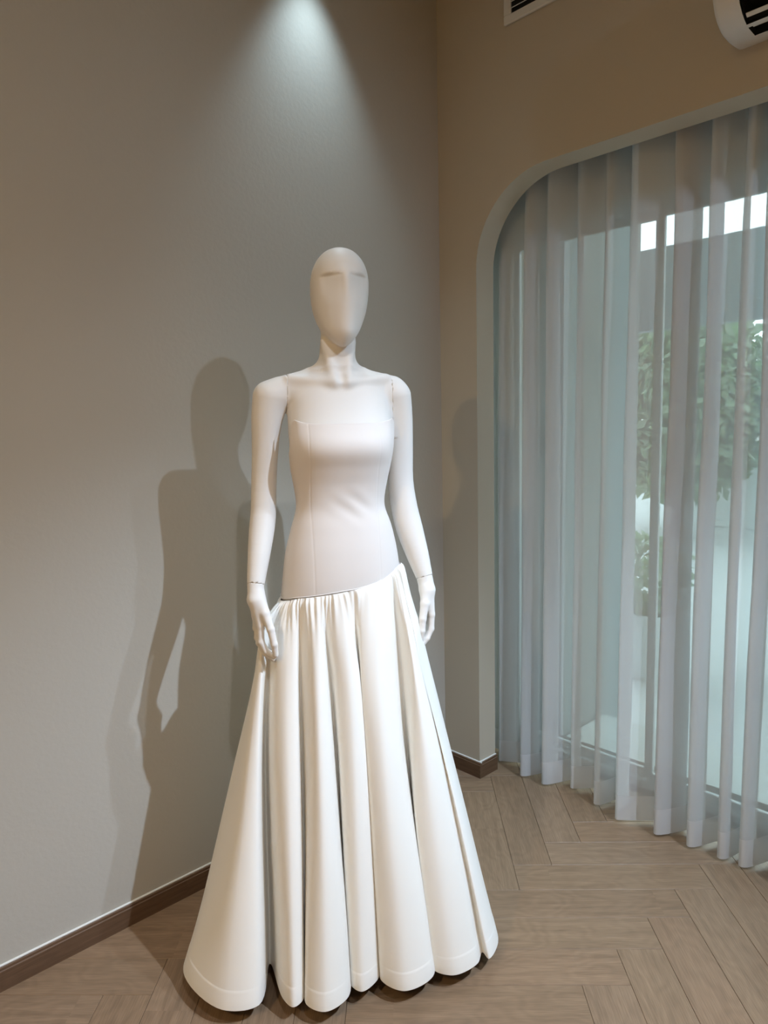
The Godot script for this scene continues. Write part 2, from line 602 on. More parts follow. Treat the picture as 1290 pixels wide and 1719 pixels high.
func outside() -> void:
	struct("ground", box_mesh(Vector3(-14, -0.6, -16), Vector3(16, -0.25, -0.6)), M.driveway)
	struct("porch", box_mesh(Vector3(0.19, -0.3, -1.0), Vector3(6, -0.03, -0.48), 0.006), M.porch_tile)
	# roof over the porch with a deep fascia board
	var st := begin()
	box(st, Vector3(-0.6, 1.93, -1.58), Vector3(6.0, 2.35, -1.50), 0.004)
	var aw := obj("porch_canopy", done(st), M.fascia)
	tag(aw, "pale grey horizontal beam outside the window, seen through the sheer curtain", "beam")
	for x in [2.6, 5.8]:
		obj("post", box_mesh(Vector3(x, -0.25, -1.57), Vector3(x + 0.07, 1.94, -1.51), 0.004), M.fascia, aw)
	# the neighbouring house
	var hs := thing("neighbour_house", "grey outside wall of the house behind the end of the sheer curtain near the corner", "house", Vector3(-2.27, -0.25, -0.62))
	obj("wall", box_mesh(Vector3(-5, 0, -0.7), Vector3(2.45, 4.6, 0)), M.house_wall, hs)
	for k in 2:
		var x := 2.12 + k * 0.17
		obj("louver_vent", box_mesh(Vector3(x, 1.57, 0), Vector3(x + 0.11, 1.66, 0.03), 0.004), M.house_dark, hs)
	obj("eave", box_mesh(Vector3(-5.3, 4.6, -0.9), Vector3(2.6, 4.75, 0.25), 0.01), M.fascia, hs)
	# planters on the drive
	for k in 2:
		var p: Vector3 = [Vector3(-0.22, -0.25, -2.3), Vector3(0.75, -0.25, -2.7)][k]
		var pl := thing("garden_planter", ["white square planter outside at the porch edge", "white square planter outside in front of the hedge, further along the drive"][k], "planter", p)
		if k == 0:
			pl.set_meta("label", "white square planter outside beside the grey house")
		var rows := []
		for e in [[0.0, 0.15], [0.0, 0.17], [0.42, 0.21], [0.45, 0.215], [0.45, 0.19], [0.40, 0.18]]:
			var row := PackedVector3Array()
			for j in 24:
				var a := TAU * j / 24
				var c := Vector2(cos(a), sin(a))
				c /= pow(pow(absf(c.x), 6.0) + pow(absf(c.y), 6.0), 1.0 / 6.0)
				row.append(Vector3(c.x * e[1], e[0], c.y * e[1]))
			rows.append(row)
		obj("pot", sheet(rows, true), M.planter_white, pl)
		obj("soil", box_mesh(Vector3(-0.16, 0.3, -0.16), Vector3(0.16, 0.41, 0.16)), M.bark, pl)
		obj("foliage", foliage(500, Vector3(0, 0.68, 0), Vector3(0.26, 0.30, 0.26), 0.09), M.leaf_2, pl).set_meta("kind", "stuff")
	var trees := [[Vector3(-2.6, -0.25, -8.1), 3.2, 1], [Vector3(0.45, -0.25, -8.0), 2.6, 0], [Vector3(3.1, -0.25, -8.1), 3.4, 1], [Vector3(5.75, -0.25, -8.0), 3.0, 0]]
	var says := ["round tree outside next to the grey house", "low dark green tree outside, second from the grey house", "mid green tree outside, third from the grey house", "dark green tree outside at the far end of the drive"]
	for k in trees.size():
		var tr := thing("garden_tree", says[k], "tree", trees[k][0])
		var h: float = trees[k][1]
		obj("trunk", tube([Vector3.ZERO, Vector3(0.03, h * 0.35, 0), Vector3(0, h * 0.7, 0.04)], [0.09, 0.07, 0.03]), M.bark, tr)
		obj("crown", foliage(7500, Vector3(0, h * 0.62, 0), Vector3(1.25, h * 0.45, 1.1), 0.19), M["leaf_%d" % trees[k][2]], tr).set_meta("kind", "stuff")
	st = begin()
	box(st, Vector3(-3, -0.25, -9.6), Vector3(9, 1.0, -9.45), 0.01)
	var gw := obj("garden_wall", done(st), M.planter_white)
	tag(gw, "low white boundary wall outside behind the trees", "wall")

# ================================================================== the curtain
func curtain() -> void:
	var cu := thing("sheer_curtain", "floor-length white sheer curtain hanging in deep folds inside the arch", "curtain")
	# pleats from the jamb outwards: the turn at the back (x, z), then the rounded front edge (x, z) that laps over it
	var pleats := [[0.215, -0.220, 0.170, -0.150], [0.332, -0.220, 0.314, -0.105], [0.418, -0.230, 0.416, -0.108], [0.521, -0.235, 0.517, -0.160], [0.612, -0.220, 0.645, -0.115], [0.726, -0.240, 0.755, -0.075],
		[0.955, -0.210, 0.898, -0.082], [1.020, -0.220, 1.011, -0.090], [1.109, -0.210, 1.111, -0.094], [1.187, -0.220, 1.178, -0.097], [1.277, -0.220, 1.271, -0.090], [1.339, -0.230, 1.322, -0.100]]
	var x := 1.40
	while x < 3.1:
		pleats.append([x, -0.215 - rng.randf() * 0.03, x - rng.randf() * 0.02, -0.09 - rng.randf() * 0.02])
		x += rng.randf_range(0.075, 0.12)
	var pts := [Vector2(0.05, -0.24), Vector2(0.12, -0.235)]
	for p in pleats:
		pts.append(Vector2(p[0] - 0.020, p[1] - 0.004))
		pts.append(Vector2(p[0] + 0.002, p[1] + 0.010))
		pts.append(Vector2(p[2] - 0.007, p[3] - 0.026))
		pts.append(Vector2(p[2] - 0.004, p[3] - 0.006))
		pts.append(Vector2(p[2] + 0.006, p[3]))
		pts.append(Vector2(p[2] + 0.022, p[3] - 0.012))
	var nz := FastNoiseLite.new()
	nz.seed = 3
	nz.frequency = 1.0
	var sub := 5
	var ys := []
	for k in 40:
		ys.append(lerpf(0.105, 2.62, k / 39.0))
	var line := func(y: float, lift: float) -> PackedVector3Array:
		var row := PackedVector3Array()
		var up := clampf(y / 2.6, 0.0, 1.0)
		var cp := []
		for k in pts.size():
			var p: Vector2 = pts[k]
			var calm := lerpf(1.0, 0.55, smoothstep(0.1, 1.0, up))
			var dx := nz.get_noise_2d(k * 0.12, y * 0.35) * 0.014 * smoothstep(0.0, 0.5, up)
			var dz := nz.get_noise_2d(k * 0.15 + 50.0, y * 0.35) * 0.014 * smoothstep(0.0, 0.3, up)
			cp.append(Vector2(p.x + dx, -0.165 + (p.y + 0.165) * calm + dz - 0.012 * up))
		for k in pts.size() - 1:
			for j in sub:
				var t := j / float(sub)
				var v := catmull(cp[maxi(k - 1, 0)], cp[k], cp[k + 1], cp[mini(k + 2, cp.size() - 1)], t)
				row.append(Vector3(v.x, y, v.y + lift))
		return row
	var rows := []
	for y in ys:
		rows.append(line.call(y, 0.0))
	obj("cloth", sheet(rows, false, false, Vector2.ONE * 4.0), M.sheer, cu)
	rows = []
	for y in [0.012, 0.03, 0.06, 0.09, 0.105]:
		rows.append(line.call(y, 0.0))
	obj("hem", sheet(rows, false, false, Vector2.ONE * 4.0), M.sheer_hem, cu)
	obj("rail", box_mesh(Vector3(0.02, 2.62, -0.20), Vector3(3.18, 2.65, -0.15), 0.004), M.aluminium, cu)

# ================================================================== signed distances
func smin(a: float, b: float, k: float) -> float:
	var h := maxf(k - absf(a - b), 0.0) / k
	return minf(a, b) - h * h * k * 0.25

func cone(p: Vector3, a: Vector3, b: Vector3, ra: float, rb: float) -> float:
	var ab := b - a
	var t := clampf((p - a).dot(ab) / ab.length_squared(), 0.0, 1.0)
	return p.distance_to(a + ab * t) - lerpf(ra, rb, t)

class Loft:
	var y0: float
	var step := 0.004
	var ax := PackedFloat32Array()
	var cx := PackedFloat32Array()
	var bz := PackedFloat32Array()
	var cz := PackedFloat32Array()
	var power: float

	func _init(table: Array, n: float) -> void:
		power = n
		y0 = table[0][0]
		var count := int((table[-1][0] - y0) / step) + 1
		for i in count:
			var y := y0 + i * step
			var k := 0
			while k < table.size() - 2 and y > table[k + 1][0]:
				k += 1
			var v := []
			for c in range(1, 5):
				var p0: float = table[maxi(k - 1, 0)][c]
				var p1: float = table[k][c]
				var p2: float = table[k + 1][c]
				var p3: float = table[mini(k + 2, table.size() - 1)][c]
				var d: float = table[k + 1][0] - table[k][0]
				var d0: float = maxf(table[k][0] - table[maxi(k - 1, 0)][0], 1e-4)
				var d2: float = maxf(table[mini(k + 2, table.size() - 1)][0] - table[k + 1][0], 1e-4)
				var m1 := ((p1 - p0) / d0 + (p2 - p1) / d) * 0.5 * d if k > 0 else (p2 - p1)
				var m2 := ((p2 - p1) / d + (p3 - p2) / d2) * 0.5 * d if k < table.size() - 2 else (p2 - p1)
				var t: float = clampf((y - table[k][0]) / d, 0.0, 1.0)
				v.append((2 * t * t * t - 3 * t * t + 1) * p1 + (t * t * t - 2 * t * t + t) * m1 + (-2 * t * t * t + 3 * t * t) * p2 + (t * t * t - t * t) * m2)
			ax.append(maxf(v[1], 0.002))
			cx.append(v[0])
			bz.append(maxf((v[2] - v[3]) / 2.0, 0.002))
			cz.append((v[2] + v[3]) / 2.0)

	func section(y: float) -> Array:
		var f := clampf((y - y0) / step, 0.0, ax.size() - 1.001)
		var i := int(f)
		var t := f - i
		return [lerpf(cx[i], cx[i + 1], t), lerpf(ax[i], ax[i + 1], t), lerpf(cz[i], cz[i + 1], t), lerpf(bz[i], bz[i + 1], t)]

	func dist(p: Vector3) -> float:
		var f := clampf((p.y - y0) / step, 0.0, ax.size() - 1.001)
		var i := int(f)
		var t := f - i
		var a := lerpf(ax[i], ax[i + 1], t)
		var b := lerpf(bz[i], bz[i + 1], t)
		var x := absf(p.x - lerpf(cx[i], cx[i + 1], t)) / a
		var z := absf(p.z - lerpf(cz[i], cz[i + 1], t)) / b
		var r := pow(pow(x, power) + pow(z, power), 1.0 / power)
		var d := (r - 1.0) * minf(a, b)
		return maxf(d, maxf(y0 - p.y, p.y - (y0 + (ax.size() - 1) * step)))

var torso: Loft
var skull: Loft
# arms: joint, radius; the first is the shoulder.  0: the arm on the camera's left, 1: the other
var arm_j := [
	[Vector3(-0.168, 1.536, -0.015), Vector3(-0.177, 1.480, -0.018), Vector3(-0.184, 1.391, -0.025), Vector3(-0.190, 1.311, -0.028), Vector3(-0.195, 1.240, -0.018), Vector3(-0.203, 1.190, 0.0), Vector3(-0.216, 1.125, 0.032), Vector3(-0.229, 1.055, 0.06), Vector3(-0.232, 1.02, 0.072)],
	[Vector3(0.178, 1.534, -0.015), Vector3(0.187, 1.476, -0.018), Vector3(0.190, 1.385, -0.025), Vector3(0.190, 1.30, -0.03), Vector3(0.198, 1.225, -0.025), Vector3(0.209, 1.165, -0.015), Vector3(0.225, 1.095, 0.005), Vector3(0.238, 1.034, 0.025), Vector3(0.243, 1.0, 0.034)]]
var arm_r := [[0.043, 0.0395, 0.0345, 0.0335, 0.0335, 0.0335, 0.029, 0.0225, 0.0205], [0.041, 0.036, 0.0345, 0.0355, 0.0370, 0.0375, 0.0315, 0.0235, 0.0215]]

func arm_d(p: Vector3, s: int) -> float:
	var J: PackedVector3Array = arm_c[s]
	var R: PackedFloat32Array = arm_q[s]
	var d := 9.0
	for k in J.size() - 1:
		d = minf(d, cone(p, J[k], J[k + 1], R[k], R[k + 1]))
	return d

var arm_c := []
var arm_q := []

func arm_curves() -> void:
	# the joints joined by smooth curves, so that the limb has no bulges
	for s in 2:
		var J := PackedVector3Array()
		var R := PackedFloat32Array()
		for k in 8:
			for j in 3:
				var t := j / 3.0
				var a := maxi(k - 1, 0)
				var b := mini(k + 2, 8)
				J.append(arm_j[s][k].cubic_interpolate(arm_j[s][k + 1], arm_j[s][a], arm_j[s][b], t))
				R.append(cubic_interpolate(arm_r[s][k], arm_r[s][k + 1], arm_r[s][a], arm_r[s][b], t))
		J.append(arm_j[s][8])
		R.append(arm_r[s][8])
		arm_c.append(J)
		arm_q.append(R)

func trunk_d(p: Vector3) -> float:
	var d := torso.dist(p)
	if p.y > 1.36:
		var n := cone(p, Vector3(0.012, 1.555, -0.022), Vector3(0.019, 1.70, -0.004), 0.051, 0.0455)
		for s in [-1.0, 1.0]:
			var w = 0.013 + s * 0.005
			n = smin(n, cone(p, Vector3(w + s * 0.030, 1.675, 0.012), Vector3(w + s * 0.012, 1.572, 0.046), 0.006, 0.006), 0.02)
			d = smin(d, cone(p, Vector3(w + s * 0.02, 1.585, -0.022), Vector3(0.015 + s * 0.150, 1.560, -0.016), 0.036, 0.030), 0.03)
			d = smin(d, cone(p, Vector3(w + s * 0.012, 1.570, 0.052), Vector3(0.015 + s * 0.13, 1.583, 0.006), 0.006, 0.007), 0.02)
		d = smin(d, n, 0.032)
		# the notch between the collar bones
		var notch := 0.011 - p.distance_to(Vector3(0.014, 1.585, 0.064))
		d = -smin(-d, -notch, 0.012)
		if p.y > 1.62:
			var h := skull.dist(p)
			var q := p - Vector3(0.026, 0.0, 0.0)
			# brow, nose ridge, eye hollows
			# the brow overhangs two shallow face planes that run out towards the cheeks
			if q.z > 0.0:
				var fall := smoothstep(1.841, 1.831, q.y) * (1.0 - smoothstep(1.825, 1.755, q.y))
				h += 0.0062 * fall * smoothstep(0.003, 0.016, absf(q.x)) * smoothstep(0.070, 0.045, absf(q.x))
			h = smin(h, cone(q, Vector3(0.0, 1.825, 0.079), Vector3(0.0, 1.70, 0.0795), 0.012, 0.008), 0.03)
			d = smin(d, h, 0.010)
	return d

func cut_l(p: Vector3) -> float:
	return p.x + 0.119 + 0.075 * (1.607 - p.y)

func cut_r(p: Vector3) -> float:
	return 0.158 - 0.12 * maxf(0.0, 1.45 - p.y) - p.x

func full_d(p: Vector3) -> float:
	var d := trunk_d(p)
	if p.y > 1.40:
		d = smin(d, arm_d(p, 0), 0.022)
		d = smin(d, arm_d(p, 1), 0.022)
	return d

func body_field(p: Vector3) -> float:
	if p.y < 1.42:
		return trunk_d(p)
	return maxf(full_d(p), -minf(cut_l(p), cut_r(p)) - 0.0008)

func arm_field(p: Vector3, s: int) -> float:
	var side := cut_l(p) if s == 0 else cut_r(p)
	var d := arm_d(p, s)
	if p.y > 1.42:
		d = maxf(smin(trunk_d(p), d, 0.022), side - 0.0008)
		d = maxf(d, arm_d(p, s) - 0.03)
	var w: Vector3 = arm_j[s][7]
	var ax: Vector3 = (arm_j[s][8] - arm_j[s][6]).normalized()
	return maxf(d, (p - w).dot(ax) - 0.0004)

# hands: [joint a, joint b, radius a, radius b]; fingers from thumb to little finger
func hand_bones(s: int) -> Array:
	var f := []
	if s == 0:
		f.append([[Vector3(-0.224, 1.03, 0.072), Vector3(-0.211, 0.985, 0.094), 0.0150, 0.0125], [Vector3(-0.211, 0.985, 0.094), Vector3(-0.1995, 0.946, 0.107), 0.0125, 0.0098], [Vector3(-0.1995, 0.946, 0.107), Vector3(-0.1925, 0.907, 0.112), 0.0098, 0.0085], [Vector3(-0.1925, 0.907, 0.112), Vector3(-0.1895, 0.878, 0.108), 0.0085, 0.0068]])
		for k in 4:
			var z := 0.088 - k * 0.0195
			var o := Vector3(-0.003 * k, [0.0, -0.004, 0.0, 0.012][k], z)
			var l: float = [1.0, 1.08, 1.0, 0.8][k]
			var mcp := o + Vector3(-0.223, 0.952, 0)
			var pip := mcp + Vector3(-0.001, -0.041, 0.004) * l
			var dip := pip + Vector3(0.012, -0.025, 0.004) * l
			var tip := dip + Vector3(0.0185, -0.0165, 0.003) * l
			var r: float = [0.0088, 0.0090, 0.0086, 0.0076][k]
			f.append([[mcp, pip, r + 0.0006, r], [pip, dip, r, r - 0.001], [dip, tip, r - 0.001, r - 0.0026]])
	else:
		f.append([[Vector3(0.236, 1.005, 0.040), Vector3(0.228, 0.965, 0.058), 0.0150, 0.0125], [Vector3(0.228, 0.965, 0.058), Vector3(0.2180, 0.926, 0.068), 0.0125, 0.0100], [Vector3(0.2180, 0.926, 0.068), Vector3(0.2140, 0.893, 0.072), 0.0100, 0.0090], [Vector3(0.2140, 0.893, 0.072), Vector3(0.2125, 0.868, 0.070), 0.0090, 0.0070]])
		for k in 4:
			var z := 0.052 - k * 0.0195
			var o := Vector3(0.002 * k, [0.0, -0.004, 0.0, 0.012][k], z)
			var l: float = [1.0, 1.06, 0.98, 0.78][k]
			var mcp := o + Vector3(0.248, 0.932, 0)
			var pip := mcp + Vector3(-0.003, -0.040, 0.004) * l
			var dip := pip + Vector3(-0.013, -0.024, 0.004) * l
			var tip := dip + Vector3(-0.014, -0.0175, 0.002) * l
			var r: float = [0.0090, 0.0092, 0.0088, 0.0078][k]
			f.append([[mcp, pip, r + 0.0008, r], [pip, dip, r, r - 0.001], [dip, tip, r - 0.001, r - 0.0026]])
	return f

var bones := []

func hand_field(p: Vector3, s: int) -> float:
	var w: Vector3 = arm_j[s][7]
	var e: Vector3 = arm_j[s][8]
	var d := cone(p, w - (e - w) * 0.6, e, arm_r[s][7], arm_r[s][8])
	# the palm: a bone from the wrist to each knuckle
	for k in range(1, 5):
		var kn: Vector3 = bones[s][k][0][0]
		var root := e + Vector3(0, -0.004, 0.008 - 0.008 * (k - 1))
		d = smin(d, cone(p, root, kn, 0.0145, 0.0105), 0.014)
	for k in 5:
		var g := 9.0
		for b in bones[s][k]:
			g = smin(g, cone(p, b[0], b[1], b[2], b[3]), 0.004)
		d = smin(d, g, 0.010 if k == 0 else 0.004)
	var ax: Vector3 = (e - arm_j[s][6]).normalized()
	return maxf(d, -(p - w).dot(ax) - 0.0002)

func nets(lo: Vector3, hi: Vector3, cell: float, f: Callable) -> ArrayMesh:
	# surface nets: one point in each cell that the surface crosses, drawn onto the surface
	var n := Vector3i(((hi - lo) / cell).ceil()) + Vector3i.ONE
	var B := 5
	var val := PackedFloat32Array()
	val.resize(n.x * n.y * n.z)
	for bz in range(0, n.z, B):
		for by in range(0, n.y, B):
			for bx in range(0, n.x, B):
				var c: float = f.call(lo + Vector3(bx + 2.0, by + 2.0, bz + 2.0) * cell)
				var far := absf(c) > cell * 7.0
				for z in range(bz, mini(bz + B, n.z)):
					for y in range(by, mini(by + B, n.y)):
						var i := (z * n.y + y) * n.x + bx
						for x in range(bx, mini(bx + B, n.x)):
							val[i] = c if far else f.call(lo + Vector3(x, y, z) * cell)
							i += 1
	var id := PackedInt32Array()
	id.resize(val.size())
	id.fill(-1)
	var P := PackedVector3Array()
	var sx := 1
	var sy := n.x
	var sz := n.x * n.y
	var off := [0, sx, sy, sx + sy, sz, sz + sx, sz + sy, sz + sx + sy]
	var edges := [[0, 1], [2, 3], [4, 5], [6, 7], [0, 2], [1, 3], [4, 6], [5, 7], [0, 4], [1, 5], [2, 6], [3, 7]]
	for z in n.z - 1:
		for y in n.y - 1:
			for x in n.x - 1:
				var i := z * sz + y * sy + x
				var mask := 0
				for k in 8:
					if val[i + off[k]] < 0.0:
						mask |= 1 << k
				if mask == 0 or mask == 255:
					continue
				var sum := Vector3.ZERO
				var cnt := 0
				for e in edges:
					var a: float = val[i + off[e[0]]]
					var b: float = val[i + off[e[1]]]
					if (a < 0.0) != (b < 0.0):
						var t := a / (a - b)
						var pa := Vector3(e[0] & 1, (e[0] >> 1) & 1, e[0] >> 2)
						var pb := Vector3(e[1] & 1, (e[1] >> 1) & 1, e[1] >> 2)
						sum += pa.lerp(pb, t)
						cnt += 1
				id[i] = P.size()
				P.append(lo + (Vector3(x, y, z) + sum / cnt) * cell)
	var N := PackedVector3Array()
	N.resize(P.size())
	var h := cell * 0.35
	for k in P.size():
		for it in 2:
			var p := P[k]
			var g := Vector3(f.call(p + Vector3(h, 0, 0)) - f.call(p - Vector3(h, 0, 0)), f.call(p + Vector3(0, h, 0)) - f.call(p - Vector3(0, h, 0)), f.call(p + Vector3(0, 0, h)) - f.call(p - Vector3(0, 0, h))) / (2.0 * h)
			N[k] = g.normalized()
			if it == 0:
				var mv: float = f.call(p) / maxf(g.length_squared(), 0.25)
				P[k] = p - g * clampf(mv, -cell * 0.6, cell * 0.6)
	var I := PackedInt32Array()
	for z in range(1, n.z - 1):
		for y in range(1, n.y - 1):
			for x in range(1, n.x - 1):
				var i := z * sz + y * sy + x
				var ins := val[i] < 0.0
				for e in [[sx, sy, sz], [sy, sz, sx], [sz, sx, sy]]:
					if (val[i + e[0]] < 0.0) == ins:
						continue
					var a := id[i]
					var b := id[i - e[1]]
					var c := id[i - e[1] - e[2]]
					var d := id[i - e[2]]
					if mini(mini(a, b), mini(c, d)) < 0:
						continue
					if ins:
						I.append_array(PackedInt32Array([a, c, b, a, d, c]))
					else:
						I.append_array(PackedInt32Array([a, b, c, a, c, d]))
	var A := []
	A.resize(Mesh.ARRAY_MAX)
	A[Mesh.ARRAY_VERTEX] = P
	A[Mesh.ARRAY_NORMAL] = N
	A[Mesh.ARRAY_INDEX] = I
	var m := ArrayMesh.new()
	m.add_surface_from_arrays(Mesh.PRIMITIVE_TRIANGLES, A)
	return m

const STAND := Vector3(0.484, 0.0, 0.9727)

func mannequin() -> void:
	torso = Loft.new([[0.96, 0.010, 0.166, 0.098, -0.112], [1.0, 0.010, 0.164, 0.102, -0.112], [1.05, 0.009, 0.158, 0.104, -0.105], [1.127, 0.009, 0.147, 0.100, -0.088], [1.188, 0.010, 0.132, 0.092, -0.072], [1.245, 0.009, 0.1155, 0.084, -0.062],
		[1.30, 0.010, 0.121, 0.092, -0.066], [1.345, 0.011, 0.129, 0.108, -0.074], [1.385, 0.013, 0.134, 0.122, -0.082], [1.42, 0.014, 0.137, 0.120, -0.088], [1.46, 0.015, 0.138, 0.100, -0.090], [1.50, 0.016, 0.136, 0.080, -0.085], [1.54, 0.015, 0.128, 0.062, -0.075], [1.575, 0.014, 0.10, 0.045, -0.062], [1.60, 0.013, 0.06, 0.03, -0.05]], 2.25)
	skull = Loft.new([[1.660, 0.020, 0.006, 0.064, 0.050], [1.664, 0.020, 0.014, 0.070, 0.040], [1.672, 0.020, 0.024, 0.078, 0.024], [1.685, 0.020, 0.036, 0.084, 0.0], [1.70, 0.020, 0.0475, 0.087, -0.030], [1.722, 0.021, 0.0585, 0.089, -0.062], [1.752, 0.023, 0.0685, 0.091, -0.086], [1.775, 0.024, 0.073, 0.093, -0.096],
		[1.80, 0.025, 0.0755, 0.094, -0.102], [1.831, 0.026, 0.0757, 0.092, -0.102], [1.86, 0.0265, 0.0705, 0.083, -0.094], [1.881, 0.027, 0.0615, 0.070, -0.082], [1.895, 0.027, 0.0515, 0.057, -0.068], [1.905, 0.027, 0.0405, 0.044, -0.053], [1.912, 0.027, 0.028, 0.030, -0.037], [1.917, 0.027, 0.009, 0.009, -0.014]], 2.05)
	arm_curves()
	bones = [hand_bones(0), hand_bones(1)]
	var mq := thing("mannequin", "white faceless female mannequin standing in the studio corner wearing the strapless gown", "mannequin", STAND, YAW)
	obj("body", nets(Vector3(-0.175, 1.0, -0.13), Vector3(0.195, 1.94, 0.145), 0.0052, body_field), M.shell_white, mq)
	for s in 2:
		var af := func(p: Vector3) -> float: return arm_field(p, s)
		var hf := func(p: Vector3) -> float: return hand_field(p, s)
		var lo := Vector3(-0.27, 1.03, -0.075) if s == 0 else Vector3(0.11, 1.01, -0.075)
		var hi := Vector3(-0.10, 1.615, 0.1) if s == 0 else Vector3(0.28, 1.605, 0.065)
		var a := obj("arm", nets(lo, hi, 0.0045, af), M.shell_white, mq)
		lo = Vector3(-0.262, 0.84, 0.0) if s == 0 else Vector3(0.195, 0.83, -0.03)
		hi = Vector3(-0.172, 1.075, 0.13) if s == 0 else Vector3(0.275, 1.055, 0.095)
		obj("hand", nets(lo, hi, 0.0030, hf), M.shell_white, a)
	for s in [-1.0, 1.0]:
		var c: float = 0.01 + s * 0.075
		obj("leg", tube([Vector3(c, 0.98, -0.01), Vector3(c, 0.80, 0.0), Vector3(c - s * 0.01, 0.52, 0.005), Vector3(c - s * 0.015, 0.42, -0.02), Vector3(c - s * 0.02, 0.18, -0.03), Vector3(c - s * 0.02, 0.12, -0.02), Vector3(c - s * 0.02, 0.075, 0.05), Vector3(c - s * 0.02, 0.035, 0.13)], [0.088, 0.078, 0.052, 0.053, 0.034, 0.034, 0.032, 0.02], 20), M.shell_white, mq)
	obj("support_rod", tube([Vector3(0.09, 0.012, -0.09), Vector3(0.075, 0.42, -0.06)], [0.008, 0.008]), M.steel, mq)
	# square glass plate set cornerwise
	var st := begin()
	box(st, Vector3(-0.17, 0.0, -0.17), Vector3(0.17, 0.010, 0.17), 0.0015, Transform3D(Basis(Vector3.UP, deg_to_rad(36)), Vector3(0.168, 0.001, 0.028)))
	var bp := obj("base_plate", done(st), M.base_glass, mq)
	bp.set_meta("label", "square clear glass base plate")

# ================================================================== the gown
const SEAM_X := [-0.165, -0.12, -0.074, -0.028, 0.022, 0.075, 0.110, 0.130, 0.142, 0.160]
const SEAM_Y := [0.997, 1.0135, 1.0205, 1.027, 1.0340, 1.045, 1.0565, 1.066, 1.073, 1.077]

func gown() -> void:
	var g := thing("evening_gown", "white strapless drop-waist gown with full pleated satin skirt worn by the mannequin", "dress", STAND, YAW)
	bodice(g)
	skirt(g)

func bodice(g: Node3D) -> void:
	var n := 520
	var nv := 84
	var outer := []
	var inner := []
	for r in nv + 1:
		outer.append(PackedVector3Array())
		inner.append(PackedVector3Array())
	for k in n:
		var a := TAU * k / n                      # 0 is the front
		var f := absf(wrapf(a, -PI, PI))
		var deg := rad_to_deg(f)
		var top := 1.461 + 0.013 * pow(minf(deg / 58.0, 1.0), 4.0)
		top -= 0.085 * smoothstep(57.0, 92.0, deg) + 0.02 * smoothstep(100.0, 150.0, deg)
		var s0 := torso.section(1.04)
		var bx: float = s0[0] + sin(a) * s0[1]
		var bottom := look(SEAM_X, SEAM_Y, bx) - 0.004
		for r in nv + 1:
			var v := r / float(nv)
			var y := lerpf(bottom, top, v)
			var s := torso.section(y)
			var ca := cos(a)
			var sa := sin(a)
			var e: float = 2.0 / 2.25
			var dir := Vector3(signf(sa) * pow(absf(sa), e) * s[1], 0, signf(ca) * pow(absf(ca), e) * s[3])
			var p := Vector3(s[0], y, s[2]) + dir
			var nrm := Vector3(dir.x / (s[1] * s[1]), 0, dir.z / (s[3] * s[3])).normalized()
			var off := 0.0045
			# the stiff front panel stands a little proud at its upper corners
			off += 0.010 * exp(-pow((deg - 58.0) / 13.0, 2.0)) * exp(-(top - y) / 0.03)
			off += 0.004 * smoothstep(60.0, 20.0, deg) * smoothstep(0.09, 0.0, top - y)
			# soft fullness of the bust
			off += 0.006 * exp(-pow((y - 1.40) / 0.035, 2.0)) * smoothstep(75.0, 30.0, deg)
			# princess seams, front and back, pressed in
			for sx in [-0.078, 0.095]:
				var dx: float = p.x - sx
				if ca > 0.0:
					off -= 0.0005 * exp(-pow(dx / 0.0018, 2.0))
			# two faint drag lines over the waist
			off += 0.0012 * sin((p.x * 0.8 + y) * 120.0) * exp(-pow((y - 1.25) / 0.035, 2.0)) * smoothstep(70.0, 20.0, deg) * exp(-pow((p.x - 0.03) / 0.05, 2.0))
			outer[r].append(p + nrm * off)
			inner[r].append(p + nrm * (off - 0.0022 if v > 0.9 else 0.0012))
	# rolled top edge, then the inside
	var rows := outer.duplicate()
	var rim := PackedVector3Array()
	for k in n:
		rim.append((outer[nv][k] + inner[nv][k]) / 2.0 + Vector3(0, 0.0011, 0))
	rows.append(rim)
	for r in range(nv, nv - 12, -1):
		rows.append(inner[r])
	obj("bodice", sheet(rows, true, true), M.crepe, g)
	var cord := []
	for d in [[0.0, 0.0012], [0.0014, 0.0004], [0.0014, -0.0012], [0.0002, -0.002]]:
		var row := PackedVector3Array()
		for k in n:
			var p: Vector3 = outer[0][k]
			var o := Vector3(p.x - 0.01, 0, p.z).normalized()
			row.append(p + o * (d[0] + 0.0008) + Vector3(0, d[1] + 0.004, 0))
		cord.append(row)
	obj("waist_seam", sheet(cord, true), M.crepe, g)

